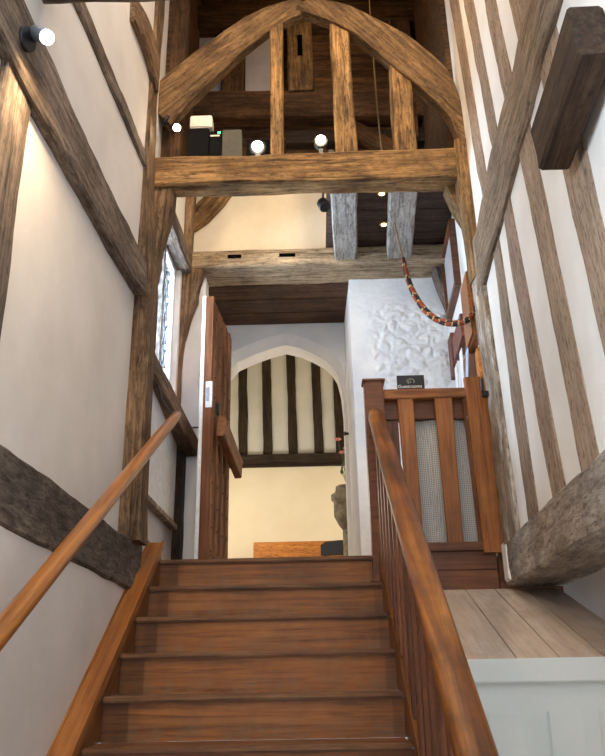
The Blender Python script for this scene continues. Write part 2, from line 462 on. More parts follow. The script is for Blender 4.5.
# left wall with the window opening between the two posts
WY0, WY1, WZ0, WZ1 = 4.78, 5.66, 3.52, 4.78
T = .22
struct(boxes('wall_left', [(XL-T, XL, -2.6, .1, 0, 8.2), (XL-T, XL, .1, 1.35, 0, 1.75), (XL-T, XL, .1, 1.35, 3.5, 8.2), (XL-T, XL, 1.35, WY0, 0, 8.2), (XL-T, XL, WY1, 5.95, 0, 8.2), (XL-T, XL, WY0, WY1, 0, WZ0), (XL-T, XL, WY0, WY1, WZ1, 8.2)], 'plaster', bev=0))
struct(boxes('wall_left_lower', [(XL, -1.047, -2.6, 4.5, 0, 2.10)], 'plaster', bev=0))
# right wall: upper skin and recessed lower skin
def slab(name, f, y0, y1, z0, z1, th, mat):
    vs = [(f(y0), y0, z0), (f(y1), y1, z0), (f(y1)+th, y1, z0), (f(y0)+th, y0, z0)]
    vs += [(x, y, z1) for x, y, _ in vs]
    fs = [(0, 1, 2, 3), (7, 6, 5, 4), (0, 4, 5, 1), (1, 5, 6, 2), (2, 6, 7, 3), (3, 7, 4, 0)]
    return struct(link(name, fixn(mesh_from(vs, fs)), mat))
slab('wall_right', XR, -2.6, 6.12, 2.15, 8.2, .5, 'plaster_right')
struct(boxes('wall_platform_end', [(1.09, 1.72, 4.70, 4.76, 0, 2.24), (1.075, 1.72, 4.655, 4.70, 0, 2.04), (.44, 1.075, 4.71, 4.78, 0, 2.05)], 'newel_wood', bev=0))  # dark wood colour stands in for the shadow behind the sole beam
slab('wall_right_lower', XB, -2.6, 4.75, 0, 2.2, .2, 'plaster')
# back wall: left strip beside the door, cream wall over the cross beam, rough wall on the right
struct(boxes('wall_back_left', [(-1.32, -.93, 5.95, 6.15, 2.22, 4.88)], 'limewash', bev=.01))
struct(boxes('wall_back', [(-1.32, 1.3, 5.92, 6.1, 5.0, 5.85)], 'plaster_cream', bev=0))
struct(boxes('wall_back_upper', [(-1.32, 1.4, 5.95, 6.1, 5.85, 8.4)], 'oak_roof', bev=0))
def rubble_wall():
    x0, x1, z0, z1, y = .345, 1.30, 2.22, 4.90, 6.10
    nx, nz = 110, 300; vs = []; fs = []
    for i in range(nx+1):
        for k in range(nz+1):
            x = x0+(x1-x0)*i/nx; z = z0+(z1-z0)*k/nz
            e = min(1, max(0, (x-x0-.10)/.16))*min(1, max(0, (4.66-z)/.18))
            jx = x+.04*noise.noise(V((x*9, 4, z*9))); jz = z+.04*noise.noise(V((x*9, 8, z*9)))
            dv = noise.voronoi(V((jx*8.5, 0, jz*11)))[0]
            d = min(1, (dv[1]-dv[0])*2.2)*.55+noise.noise(V((x*17, 7, z*19)))*.30+noise.noise(V((x*36, 1, z*40)))*.16
            vs.append((x, y-.012+.0-.032*d*e, z))
    for i in range(nx):
        for k in range(nz):
            a = i*(nz+1)+k; fs.append((a, a+nz+1, a+nz+2, a+1))
    b = len(vs)
    # reveal (right cheek of the passage) and back
    vs += [(x0, y-.012, z0), (x0, y-.012, z1), (x0-.02, 7.02, z1), (x0-.02, 7.02, z0), (x1, y+.3, z0), (x1, y+.3, z1), (x1, y-.012, z0), (x1, y-.012, z1)]
    fs += [(b, b+1, b+2, b+3), (b+3, b+2, b+5, b+4), (b+4, b+5, b+7, b+6)]
    o = link('wall_back_right', fixn(mesh_from(vs, fs)), 'rubble', smooth=True)
    for p in o.data.polygons[-3:]: p.use_smooth = False
    return struct(o)
rubble_wall()
# left cheek of the passage
struct(boxes('wall_passage_left', [(-1.3, -.95, 6.15, 7.0, 2.22, 4.9)], 'limewash', bev=0))
struct(boxes('ceiling_passage', [(-1.1, .9, 6.1, 7.32, 5.03, 5.2)], 'oak_dark', bev=0))

def arch_wall():
    inner = [(-.89, 2.22), (-.885, 4.10), (-.86, 4.38), (-.76, 4.50), (-.576, 4.585), (-.425, 4.640), (-.274, 4.680), (-.13, 4.640), (.0, 4.578), (.123, 4.500), (.20, 4.42), (.248, 4.33), (.28, 4.17), (.295, 3.95), (.29, 2.22)]
    n = len(inner); cx, cz = -.28, 3.6
    outer = []
    for x, z in inner:
        if z < 2.3: outer.append((x+(.05 if x > 0 else -.05), z))
        else:
            d = V((x-cx, z-cz)); d.normalize(); outer.append((x+d.x*.075, z+d.y*.095))
    y0, yc, y1, zt, xl, xr = 6.98, 7.06, 7.3, 5.05, -1.15, .95
    vs = []; fs = []; smooth = []
    for x, z in outer: vs.append((x, y0, z))
    for x, z in inner: vs.append((x, yc, z))
    for x, z in inner: vs.append((x, y1, z))
    for k in range(n-1):
        fs.append((k, k+1, n+k+1, n+k)); fs.append((n+k, n+k+1, 2*n+k+1, 2*n+k))
    b = len(vs)
    for yy, lst in ((y0, outer), (y1, inner)):
        off = 0 if yy == y0 else 2*n
        t = len(vs)
        for x, z in lst: vs.append((x, yy, zt))
        for k in range(1, n-2):
            fs.append((off+k, off+k+1, t+k+1, t+k))
        q = len(vs)
        vs += [(xl, yy, 2.22), (xl, yy, lst[1][1]), (xl, yy, zt), (xr, yy, 2.22), (xr, yy, lst[n-2][1]), (xr, yy, zt)]
        fs += [(q, off, off+1, q+1), (q+1, off+1, t+1, q+2), (off+n-1, q+3, q+4, off+n-2), (off+n-2, q+4, q+5, t+n-2)]
    o = link('wall_arch', fixn(mesh_from(vs, fs)), 'limewash')
    return struct(o)
arch_wall()
# the room beyond the arch
RY = 10.0
struct(boxes('wall_far_lower', [(-2.6, 2.6, RY, RY+.1, 2.22, 4.27)], 'plaster_room', bev=0))
struct(boxes('wall_far_upper', [(-2.6, 2.6, RY, RY+.1, 4.27, 6.9)], 'plaster_stud', bev=0))
struct(boxes('wall_far_left', [(-2.7, -2.6, 7.3, RY+.1, 2.22, 6.9)], 'plaster_room', bev=0))
struct(boxes('wall_far_right', [(2.6, 2.7, 7.3, RY+.1, 2.22, 6.9)], 'plaster_room', bev=0))
struct(boxes('wall_far_front', [(-2.6, -1.12, 7.2, 7.3, 2.22, 6.9), (.94, 2.6, 7.2, 7.3, 2.22, 6.9), (-1.12, .94, 7.2, 7.3, 5.05, 6.9)], 'plaster_room', bev=0))
struct(boxes('ceiling_far', [(-2.7, 2.7, 7.2, RY+.1, 6.9, 7.0)], 'plaster_room', bev=0))
struct(boxes('ceiling', [(-1.4, 1.8, .9, 4.44, 6.72, 6.85)], 'plaster', bev=0))
struct(boxes('ceiling_loft', [(-1.4, 1.8, 4.44, 6.1, 8.2, 8.3), (-1.4, 1.8, 4.36, 4.44, 6.72, 8.3)], 'oak_roof', bev=0))

# ------------------------------------------------------------------ staircase
G, RI, Y0, NS = .269, .185, 4.67, 12
SX0, SX1 = -.96, .362
st = thing('staircase', 'straight flight of varnished brown wooden stairs climbing to the doorway', 'staircase', (-.3, 1.75, 0))
for k in range(NS):
    z = LAND-k*RI; y = Y0-k*G
    boxes('tread', [(SX0, SX1, y, y+G+.035, z-.027, z)], 'tread_wood', st, bev=.008)
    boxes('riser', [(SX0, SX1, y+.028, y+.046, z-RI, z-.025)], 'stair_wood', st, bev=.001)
sl = RI/G
def string(name, xa, xb, up0, mat):
    y1 = Y0+.06; z1 = LAND+up0+.06*sl; yb = Y0-11.35*G
    poly = [(yb, 0), (yb, max(.05, z1-(y1-yb)*sl)), (y1, z1), (y1, LAND-.35), (yb+.55, 0)]
    return regrain(prism(name, poly, 'x', xa, xb, mat, st, bev=.006), (0, G, RI))
string('string', -1.035, SX0, .045, 'string_wood')
o = prism('string_cap', [(Y0+.055, LAND+.038+.055*sl), (Y0+.055, LAND+.078+.055*sl), (Y0-11*G, LAND+.078-11*RI), (Y0-11*G, LAND+.038-11*RI)], 'x', -1.045, SX0+.012, 'cap_wood', st, bev=.008); regrain(o, (0, G, RI))
string('string', SX1, SX1+.055, .055, 'string_wood')
# right handrail, newel and balusters belong to the staircase
HX = .385
def rail_pt(y): return 3.085-(4.60-y)*sl
def rail_prof(name, pts, w, h, mat, parent):
    a, b = V(pts[0]), V(pts[1]); ax = (b-a).normalized(); uz = V((0, 0, 1)); uz = (uz-ax*uz.dot(ax)).normalized(); uy = uz.cross(ax)
    R = Matrix((ax, uy, uz)).transposed(); L = (b-a).length; K = 20; m = 24; vs = []; fs = []
    for i in range(m+1):
        s = L*i/m; e = min(i, m-i); sc_ = .80 if e == 0 else 1
        for j in range(K):
            t = 2*math.pi*j/K; c_, s_ = math.cos(t), math.sin(t)
            y = math.copysign(abs(c_)**.72, c_)*w/2; z = math.copysign(abs(s_)**.72, s_)*h/2
            if s_ < -.3: y *= .84
            vs.append((s+(.012 if i == 0 else -.012 if i == m else 0)*0, y*sc_, z*sc_))
        if i:
            for j in range(K): fs.append(((i-1)*K+j, (i-1)*K+(j+1) % K, i*K+(j+1) % K, i*K+j))
    fs.append(tuple(range(K-1, -1, -1))); fs.append(tuple(m*K+j for j in range(K)))
    o = link(name, fixn(mesh_from(vs, fs)), mat, None, Matrix.Translation(a) @ R.to_4x4(), smooth=True)
    if parent: child(name, o, parent)
    return o
rail_prof('handrail', [(HX-.01, 1.70, rail_pt(1.70)), (HX+.005, 4.62, rail_pt(4.62))], .105, .085, 'rail_wood', st)
prism('newel_post', [(.328, 4.60), (.452, 4.60), (.452, 4.71), (.328, 4.71)], 'z', 2.06, 3.33, 'newel_wood', st, bev=.012)
yb = 4.46
while yb > 1.85:
    zb = LAND+.04-(Y0-yb)*sl
    boxes('baluster', [(HX-.016, HX+.016, yb-.024, yb+.024, zb, rail_pt(yb)-.03)], 'newel_wood', st, bev=.003, axis='z')
    yb -= .1794
boxes('newel_post', [(.335, .445, 1.62, 1.74, 0, 1.30)], 'newel_wood', st, bev=.01, axis='z')

# left handrail on the wall
lr = thing('wall_handrail', 'plain round-edged wooden handrail fixed along the left white wall', 'handrail', (-.88, 2.9, 2.0))
rail_prof('rail', [(-.885, 1.019, .961), (-.88, 4.63, 3.129)], .067, .058, 'rail_light', lr)
for y in (1.3,):
    z = .961+(y-1.019)*.6004
    tube('bracket', [(-.88, y, z-.03), (-.90, y, z-.09), (XL, y, z-.10)], .009, 'black_metal', lr)
tube('bracket', [(-.885, 4.60, 3.11), (-.95, 4.64, 3.18), (-1.0, 4.68, 3.28), (-1.04, 4.70, 3.42)], .008, 'black_metal', lr)

# ------------------------------------------------------------------ right platform: sloping lid on a white panelled box
def lidz(y): return 2.0-(4.62-y)*.292
bx = thing('boxed_cupboard', 'white panelled cupboard with a sloping pale plank top beside the stairs', 'cupboard', (.9, 3.9, 0))
edges = [.43, .645, .862, 1.033, 1.21, 1.405]
def plank(a, b):
    ya, yb_ = 3.235, 4.64; sh = lambda y: (y-4.62)*.058
    L = math.hypot(yb_-ya, lidz(yb_)-lidz(ya)); ex = V((sh(yb_)-sh(ya), yb_-ya, lidz(yb_)-lidz(ya))).normalized()
    ey = V((-1, 0, 0)); ez = ex.cross(ey).normalized(); ey = ez.cross(ex)
    M = Matrix((ex, ey, ez)).transposed().to_4x4(); M.translation = ((a+b)/2+sh(ya), ya, lidz(ya))
    al, bl = (a if a > .44 else a-0), b
    w0 = (b-a)/2-.0025; e0 = -(sh(ya)) if a < .44 else 0
    top = [(a+.0025+(sh(ya) if a > .44 else 0), ya), (b-.0025+sh(ya), ya), (b-.0025+sh(yb_), yb_), (a+.0025+(sh(yb_) if a > .44 else 0), yb_)]
    vs = [V((x, y, lidz(y)-d)) for d in (0, .03) for x, y in top]
    Mi = M.inverted(); vs = [Mi @ v for v in vs]
    me = fixn(mesh_from(vs, [(0, 1, 2, 3), (7, 6, 5, 4), (0, 4, 5, 1), (1, 5, 6, 2), (2, 6, 7, 3), (3, 7, 4, 0)]))
    o = link('plank', me, 'lid_wood', None, M); child('plank', o, bx)
for a, b in zip(edges, edges[1:]): plank(a, b)
zt = lidz(3.235)
boxes('top_trim', [(.425, 1.385, 3.205, 3.26, zt-.088, zt+.002)], 'white_paint', bx, bev=.006)
boxes('front', [(.425, 1.375, 3.235, 3.27, 0, zt-.02)], 'white_paint', bx, bev=.002)
for xa, xb in ((.45, .575), (.64, .775), (.87, 1.005), (1.07, 1.205), (1.255, 1.36)):
    for za, zb2 in ((.92, zt-.19), (.12, .84)):
        p = boxes('raised_panel', [(xa, xb, 3.222, 3.2349, za, zb2)], 'white_paint', bx, bev=.005)
boxes('side', [(.418, .438, 3.25, 4.6, 0, 1.58)], 'string_wood', bx, bev=.002)

# ------------------------------------------------------------------ gate at the head of the stairs
gt = thing('wooden_gate', 'varnished wooden slatted gate closing the gap right of the stair head', 'gate', (.7, 4.66, 2.0))
boxes('top_rail', [(.452, .985, 4.635, 4.70, 3.205, 3.272)], 'gate_wood', gt, bev=.006)
boxes('back_rail', [(.452, .99, 4.70, 4.775, 3.085, 3.262)], 'newel_wood', gt, bev=.004)
beam('slat', [(.600, 4.655, 2.24), (.592, 4.655, 3.215)], .022, [.082, .104], 'gate_wood', (1, 0, 0), wob=.001, ch=.005, parent=gt)
beam('slat', [(.833, 4.655, 2.24), (.836, 4.655, 3.215)], .022, [.094, .116], 'gate_wood', (1, 0, 0), wob=.001, ch=.005, parent=gt)
boxes('back_stile', [(.456, .545, 4.715, 4.765, 2.24, 3.083)], 'newel_wood', gt, bev=.004, axis='z')
boxes('bottom_rail', [(.43, 1.0, 4.628, 4.70, 2.232, 2.282)], 'newel_wood', gt, bev=.005)
beam('gate_post', [(1.053, 4.635, 2.215), (1.046, 4.635, 3.335)], .045, [.12, .136], 'gate_wood', (1, 0, 0), wob=.001, ch=.007, parent=gt)
beam('edge_strip', [(.985, 4.668, 2.27), (.970, 4.668, 3.20)], .02, .018, 'newel_wood', (1, 0, 0), wob=.001, ch=.004, parent=gt)
for za, zb2 in ((2.005, 2.119), (2.152, 2.230)):
    boxes('plinth_board', [(.42, 1.07, 4.66, 4.70, za-.03, zb2)], 'newel_wood', gt, bev=.004)
hk = thing('gate_latch', 'small black iron latch on the pale post right of the gate', 'latch', (1.10, 4.55, 3.2))
boxes('keep', [(1.062, 1.11, 4.51, 4.55, 3.165, 3.20)], 'black_metal', hk, bev=.004)
tube('hook', [(1.068, 4.52, 3.19), (1.062, 4.51, 3.21), (1.066, 4.51, 3.28)], .009, 'black_metal', hk)
def curtain():
    vs = []; fs = []; nx, nz = 60, 30
    x0, x1, z0, z1 = .575, 1.02, 2.235, 3.10
    for i in range(nx+1):
        for k in range(nz+1):
            x = x0+(x1-x0)*i/nx; z = z0+(z1-z0)*k/nz; t = 1-k/nz
            y = 4.742+.010*math.sin(x*21+math.sin(z*3)*1.1)+.004*math.sin(x*47+z*2)
            vs.append((x+.015*t*math.sin(z*6), y, z))
    for i in range(nx):
        for k in range(nz):
            a = i*(nz+1)+k; fs.append((a, a+nz+1, a+nz+2, a+1))
    c = V((.75, 4.75, 2.235))
    o = link('curtain', mesh_from([V(v)-c for v in vs], fs), 'cloth', None, Matrix.Translation(c), smooth=True)
    s = o.modifiers.new('cloth', 'SOLIDIFY'); s.thickness = .004
    return tag(o, 'grey patterned cloth hanging behind the slats of the gate', 'curtain')
curtain()
sg = thing('notice_sign', 'small black sign with white lettering standing on the gate top rail', 'sign', (.645, 4.74, 3.262))
boxes('board', [(.556, .737, 4.730, 4.738, 3.262, 3.402)], 'black_board', sg, bev=.001)
RX = Matrix.Rotation(math.pi/2, 4, 'X')
text('lettering', 'Guestrooms', .031, Matrix.Translation((.640, 4.7285, 3.322)) @ RX, 'print_white', sg)
tube('emblem', [(.646+.024*math.cos(a), 4.7285, 3.358+.017*math.sin(a)) for a in [math.radians(t) for t in range(-40, 250, 20)]], .0038, 'print_grey', sg, seg=6, res=3)
tube('emblem', [(.640+.009*math.cos(a), 4.7285, 3.355+.007*math.sin(a)) for a in [math.radians(t) for t in range(0, 361, 30)]], .0025, 'print_grey', sg, seg=6, res=3)

# ------------------------------------------------------------------ left wall timbers
timber('timber_post', 'tall weathered oak post left of the stair head, running up past the tie beam', [(-1.10, 4.30, 2.26), (-1.10, 4.30, 2.55), (-1.105, 4.30, 3.9), (-1.17, 4.30, 4.60), (-1.19, 4.30, 5.2), (-1.18, 4.30, 6.6)], [.25, .23, .22, .22, .22, .22], .20, 'oak_post', (0, 1, 0), cat='timber post', wob=.010)
timber('post_jowl', 'short tapering oak piece under the left end of the tie beam, behind the tall post', [(-1.09, 4.60, 4.05), (-1.08, 4.60, 4.38), (-1.06, 4.60, 4.62), (-1.06, 4.60, 4.81)], [.05, .11, .18, .19], .14, 'oak_post', (0, 1, 0), cat='timber bracket', wob=.012)
timber('wall_rail', 'broad grey-brown timber rail slanting along upper left wall below the spotlight', [(-1.12, -1.0, 3.67), (-1.12, 2.3, 3.785), (-1.12, 3.9, 3.875), (-1.10, 4.26, 3.885)], .15, [.29, .28, .28, .20], 'oak_grey', wob=.016, cat='timber rail')
timber('wall_rail', 'thin dark timber high on the left wall above the broad rail', [(-1.11, 1.2, 4.47), (-1.11, 2.65, 4.60), (-1.11, 4.26, 4.80)], .06, .12, 'oak_grey', wob=.012, cat='timber rail')
timber('wall_rail', 'thick dark rough timber low on the left wall, passing behind the handrail', [(-1.09, -.6, 2.175), (-1.09, 2.5, 2.155), (-1.09, 3.9, 2.145), (-1.09, 4.45, 2.14)], [.11, .11, .12, .14], [.26, .26, .265, .27], 'oak_sill', wob=.012, cat='timber rail')
timber('timber_stud', 'upright timber at the left edge of the picture, meeting the broad rail', [(-1.11, 2.27, 2.30), (-1.11, 2.25, 3.66)], .26, .06, 'oak_grey', (1, 0, 0), cat='timber stud', wob=.010)
timber('timber_brace', 'slim curved brace high on left wall, leaning onto the top of the tall post', [(-1.10, 3.60, 5.50), (-1.09, 3.86, 5.58), (-1.09, 4.08, 5.62), (-1.09, 4.28, 5.60)], .08, [.2, .22, .26, .3], 'oak_post', cat='timber brace', wob=.012)
timber('transverse_beam', 'beam crossing the very top of the picture in front of the arched frame', [(-1.1, 2.33, 4.29), (1.02, 2.33, 4.31)], .16, .17, 'oak_grey', cat='timber beam', wob=.012)

# window side bay, between tall post and corner post
timber('corner_post', 'rough corner post at the left end of the second cross beam', [(-1.14, 5.80, 3.5), (-1.135, 5.80, 3.9), (-1.12, 5.80, 4.3), (-1.115, 5.80, 4.9), (-1.115, 5.80, 6.2)], [.09, .09, .13, .16, .18], .16, 'oak_post', (0, 1, 0), cat='timber post', wob=.014)
timber('knee_brace', 'carved knee bracket under the left end of the second cross beam', [(-1.09, 5.84, 4.22), (-1.075, 5.84, 4.42), (-1.05, 5.84, 4.58), (-1.045, 5.84, 4.66), (-1.02, 5.84, 4.86)], [.05, .09, .15, .13, .18], .12, 'oak_post', (0, 1, 0), cat='timber bracket', wob=.014)
timber('window_head', 'dark oak beam sloping above the leaded window', [(-1.08, 4.62, 4.78), (-1.08, 5.72, 4.86)], .12, .16, 'oak_grey', cat='timber beam')
timber('window_sill', 'dark brown oak sill rail below the leaded window, beside the handrail end', [(-1.09, 4.47, 3.47), (-1.01, 5.93, 3.29)], .12, [.15, .16], 'oak_post', cat='timber rail', wob=.004)
timber('timber_stud', 'short dark upright under the window sill, behind the handrail end', [(-1.11, 5.86, 2.22), (-1.11, 5.86, 3.40)], .16, .14, 'oak_black', (1, 0, 0), cat='timber stud')
tag(boxes('wall_panel', [(-1.10, -1.075, 4.45, 5.70, 2.63, 3.41)], 'white_gloss', bev=.003), 'flat white board under the window sill', 'panel')
tag(boxes('wall_shelf', [(-1.10, -1.045, 4.45, 5.70, 2.585, 2.625)], 'oak_pale', bev=.004), 'narrow pale ledge below the white board under the window', 'ledge')
tag(boxes('skirting_block', [(-1.10, -1.0, 4.74, 5.3, 2.222, 2.262)], 'newel_wood', bev=.004), 'small dark wood block on the landing at the foot of the tall post', 'block')

tag(tube('wall_hook', [(-1.04, 5.88, 3.36), (-1.02, 5.90, 3.44), (-.98, 5.91, 3.455), (-.92, 5.93, 3.46), (-.90, 5.95, 3.475)], .006, 'black_metal', seg=8), 'thin black iron hook between the window sill end and the open door', 'hook')
w = bpy.data.objects.new('window_1', None); COL.objects.link(w); w.location = (XL-.1, (WY0+WY1)/2, WZ0); struct(w)
fx0, fx1 = XL-.13, XL-.04
boxes('frame', [(fx0, fx1, WY0, WY0+.05, WZ0, WZ1), (fx0, fx1, WY1-.05, WY1, WZ0, WZ1), (fx0, fx1, WY0+.05, WY1-.05, WZ0, WZ0+.05), (fx0, fx1, WY0+.05, WY1-.05, WZ1-.05, WZ1)], 'white_gloss', w, bev=.005)
boxes('mullion', [(fx0, fx1, 5.20, 5.245, WZ0+.05, WZ1-.05)], 'oak_joist', w, bev=.004, axis='z')
boxes('glass_pane', [(XL-.09, XL-.084, WY0+.05, WY1-.05, WZ0+.05, WZ1-.05)], 'glass', w, bev=0)
def cames():
    bm = []
    vs = []; fs = []
    def strip(a, b):
        a, b = V(a), V(b); d = (b-a).normalized(); n = V((1, 0, 0)).cross(d)*.005
        t = V((.006, 0, 0)); k = len(vs)
        for p in (a, b):
            for q in (n+t, -n+t, -n-t, n-t): vs.append(p+q)
        fs.extend([(k, k+1, k+5, k+4), (k+1, k+2, k+6, k+5), (k+2, k+3, k+7, k+6), (k+3, k, k+4, k+7)])
    for ya, yb_ in ((WY0+.05, 5.20), (5.245, WY1-.05)):
        W_ = yb_-ya; H_ = WZ1-WZ0-.1; s = .13; z0 = WZ0+.05
        t = -H_*.6
        while t < W_+H_:
            for sgn in (1, -1):
                pts = []
                # line y = ya + t + sgn * u*.6 , z = z0 + u
                u0, u1 = 0, H_
                y_a, y_b = (t+0, t+.62*H_) if sgn > 0 else (t+.62*H_, t)
                # clip to the light
                def at(u): return y_a+(y_b-y_a)*u/H_
                us = [0, H_]
                for yy in (0, W_):
                    if abs(y_b-y_a) > 1e-6:
                        u = (yy-y_a)/(y_b-y_a)*H_
                        if 0 < u < H_: us.append(u)
                us = sorted(u for u in us if -1e-6 <= at(u) <= W_+1e-6)
                if len(us) >= 2 and us[-1]-us[0] > .02:
                    strip((XL-.087, ya+at(us[0]), z0+us[0]), (XL-.087, ya+at(us[-1]), z0+us[-1]))
            t += s
    o = link('lead_lattice', fixn(mesh_from(vs, fs)), 'lead'); child('lead_lattice', o, w)
cames()

w2 = bpy.data.objects.new('added_window', None); COL.objects.link(w2); w2.location = (XL-.1, .72, 1.75); struct(w2)  # unseen window, added to light the right wall and the stairs
boxes('frame', [(fx0, fx1, .1, .16, 1.75, 3.5), (fx0, fx1, 1.29, 1.35, 1.75, 3.5), (fx0, fx1, .16, 1.29, 1.75, 1.81), (fx0, fx1, .16, 1.29, 3.44, 3.5), (fx0, fx1, .70, .75, 1.81, 3.44)], 'white_gloss', w2, bev=.005)
boxes('glass_pane', [(XL-.09, XL-.084, .16, 1.29, 1.81, 3.44)], 'glass', w2, bev=0)

# ------------------------------------------------------------------ front frame (tie beam, arched braces, struts)
timber('tie_beam', 'long golden oak tie beam spanning the stairwell below the arched braces', [(-1.2, 4.585, 4.925), (0, 4.585, 4.93), (1.15, 4.585, 4.925)], .17, [.245, .25, .26], 'oak_gold', wob=.010)
def ribbon(name, label, up, lo, y0, y1, mat, cat='timber brace'):
    def resample(pl, m):
        pl = [V((p[0], p[1])) for p in pl]; L = [0]
        for k in range(1, len(pl)): L.append(L[-1]+(pl[k]-pl[k-1]).length)
        out = []
        for i in range(m+1):
            s = L[-1]*i/m; k = 0
            while k < len(pl)-2 and s > L[k+1]: k += 1
            t = (s-L[k])/(L[k+1]-L[k])
            a, b = pl[max(k-1, 0)], pl[k]; c, d = pl[k+1], pl[min(k+2, len(pl)-1)]
            out.append(.5*((2*b)+(c-a)*t+(2*a-5*b+4*c-d)*t*t+(3*b-a-3*c+d)*t**3))
        return out
    m = 28; U = resample(up, m); Lw = resample(lo, m)
    pts = [V(((u.x+l.x)/2, (y0+y1)/2, (u.y+l.y)/2)) for u, l in zip(U, Lw)]
    hs = [max(.05, (u-l).length) for u, l in zip(U, Lw)]
    # beam() measures h along the chord normal; good enough for gentle curves
    ch = (pts[-1]-pts[0]).normalized(); upv = V((-ch.z, 0, ch.x)); upv = upv if upv.z > 0 else -upv
    hs = [abs(V((u.x-l.x, 0, u.y-l.y)).dot(upv)) for u, l in zip(U, Lw)]
    return timber(name, label, pts, y1-y0, hs, mat, tuple(upv), cat=cat, wob=.010, ch=.02)
ribbon('arched_brace', 'curved oak brace forming the left half of the arch above the tie beam',
       [(-1.15, 5.66), (-1.09, 5.765), (-.734, 6.13), (-.50, 6.35), (-.25, 6.52), (.0, 6.62)], [(-1.09, 5.28), (-.905, 5.536), (-.62, 5.888), (-.45, 6.07), (-.25, 6.235), (.0, 6.36)], 4.50, 4.62, 'oak_brace')
ribbon('arched_brace', 'curved oak brace forming the right half of the arch above the tie beam',
       [(.0, 6.60), (.20, 6.53), (.40, 6.43), (.692, 6.20), (.92, 5.96), (1.05, 5.77), (1.12, 5.52), (1.17, 5.10)], [(.0, 6.33), (.20, 6.245), (.40, 6.10), (.626, 5.86), (.815, 5.64), (.95, 5.47), (1.04, 5.32), (1.10, 5.06)], 4.47, 4.60, 'oak_brace')
timber('frame_strut', 'slim golden strut under the left arched brace', [(-.220, 4.56, 5.04), (-.222, 4.56, 6.33)], .09, [.092, .104], 'oak_gold', (1, 0, 0), cat='timber strut', wob=.006)
timber('frame_strut', 'broad pitted golden strut just right of the arch centre', [(.283, 4.56, 5.04), (.268, 4.56, 6.28)], .10, [.155, .145], 'oak_gold', (1, 0, 0), cat='timber strut', wob=.010)
timber('frame_strut', 'golden strut under the right arched brace with a ragged foot', [(.707, 4.56, 5.04), (.712, 4.56, 5.85)], .10, [.165, .155], 'oak_gold', (1, 0, 0), cat='timber strut', wob=.010)
timber('frame_post', 'golden jowled post carrying the right end of the tie beam', [(1.15, 4.55, 4.0), (1.145, 4.55, 4.3), (1.145, 4.55, 4.65), (1.16, 4.55, 5.10)], [.13, .15, .20, .22], .18, 'oak_gold', (0, 1, 0), cat='timber post', wob=.012)
timber('principal_post', 'short dark post behind the left arched brace beside the tall post', [(-1.06, 4.74, 5.05), (-1.06, 4.74, 6.9)], .2, .14, 'oak_roof', (0, 1, 0), cat='timber post', wob=.012)

# second cross beam and its gallery floor
timber('cross_beam', 'second oak cross beam over the doorway, with two dark mortice slots', [(-1.12, 5.97, 4.955), (0, 5.97, 4.955), (1.22, 5.97, 4.965)], .36, [.165, .165, .175], 'oak_beam2', wob=.010, freq=3)
cb = bpy.data.objects['cross_beam']
for xa, xb in ((-.72, -.60), (-.27, -.13)):
    o = boxes('mortice_slot', [(xa, xb, 5.776, 5.80, 4.955, 4.985)], 'void', bev=.002)
    o.parent = cb; o.matrix_parent_inverse = cb.matrix_world.inverted()
timber('floor_joist', 'split grey joist at the open edge of the gallery floor', [(.255, 4.62, 4.985), (.315, 5.95, 4.985)], .20, .15, 'oak_joist', wob=.008, cat='timber joist')
timber('floor_joist', 'grey joist beside the bell rope under the gallery floor', [(.70, 4.62, 4.985), (.785, 5.95, 4.985)], .21, .15, 'oak_joist', wob=.008, cat='timber joist')
ys = [4.66, 4.98, 5.27, 5.60, 5.92]
DL = ['nearest the tie beam', 'second behind the tie beam', 'third behind the tie beam', 'against the second cross beam']
for k in range(4):
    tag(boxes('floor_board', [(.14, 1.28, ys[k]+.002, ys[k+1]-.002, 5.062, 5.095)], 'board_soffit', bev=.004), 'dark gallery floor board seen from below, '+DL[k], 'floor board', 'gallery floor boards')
timber('knee_brace', 'dark carved bracket under the right end of the second cross beam', [(1.235, 5.98, 4.40), (1.225, 5.98, 4.55), (1.20, 5.98, 4.70), (1.18, 5.98, 4.88)], [.05, .09, .15, .20], .2, 'oak_grey', (0, 1, 0), cat='timber bracket', wob=.010)
timber('knee_brace', 'carved grey bracket beneath the right end of the tie beam', [(1.15, 4.67, 4.30), (1.14, 4.67, 4.52), (1.115, 4.67, 4.66), (1.09, 4.67, 4.82)], [.05, .1, .17, .22], .14, 'oak_gold', (0, 1, 0), cat='timber bracket', wob=.014)
timber('arched_brace', 'golden curved brace on the cream wall above the left end of the second beam', [(-1.08, 5.88, 5.34), (-.98, 5.88, 5.46), (-.86, 5.88, 5.62), (-.70, 5.88, 5.86)], .08, [.12, .19, .2, .18], 'oak_gold', (0, 0, 1), cat='timber brace')
LB = [(6.15, 6.41, 'front'), (6.42, 6.69, 'middle'), (6.70, 6.96, 'rear')]
for ya, yb_, nm in LB:
    tag(boxes('lintel_board', [(-.98, .42, ya, yb_, 4.865, 4.93)], 'oak_dark', bev=.006), 'dark brown lintel board over the doorway, %s of three' % nm, 'lintel board', 'lintel boards')

struct(boxes('wall_loft_right', [(1.10, 1.16, 4.66, 5.95, 5.12, 8.2)], 'oak_roof', bev=0))
struct(boxes('wall_loft_left', [(XL, XL+.03, 4.66, 5.95, 5.75, 8.2)], 'oak_roof', bev=0))
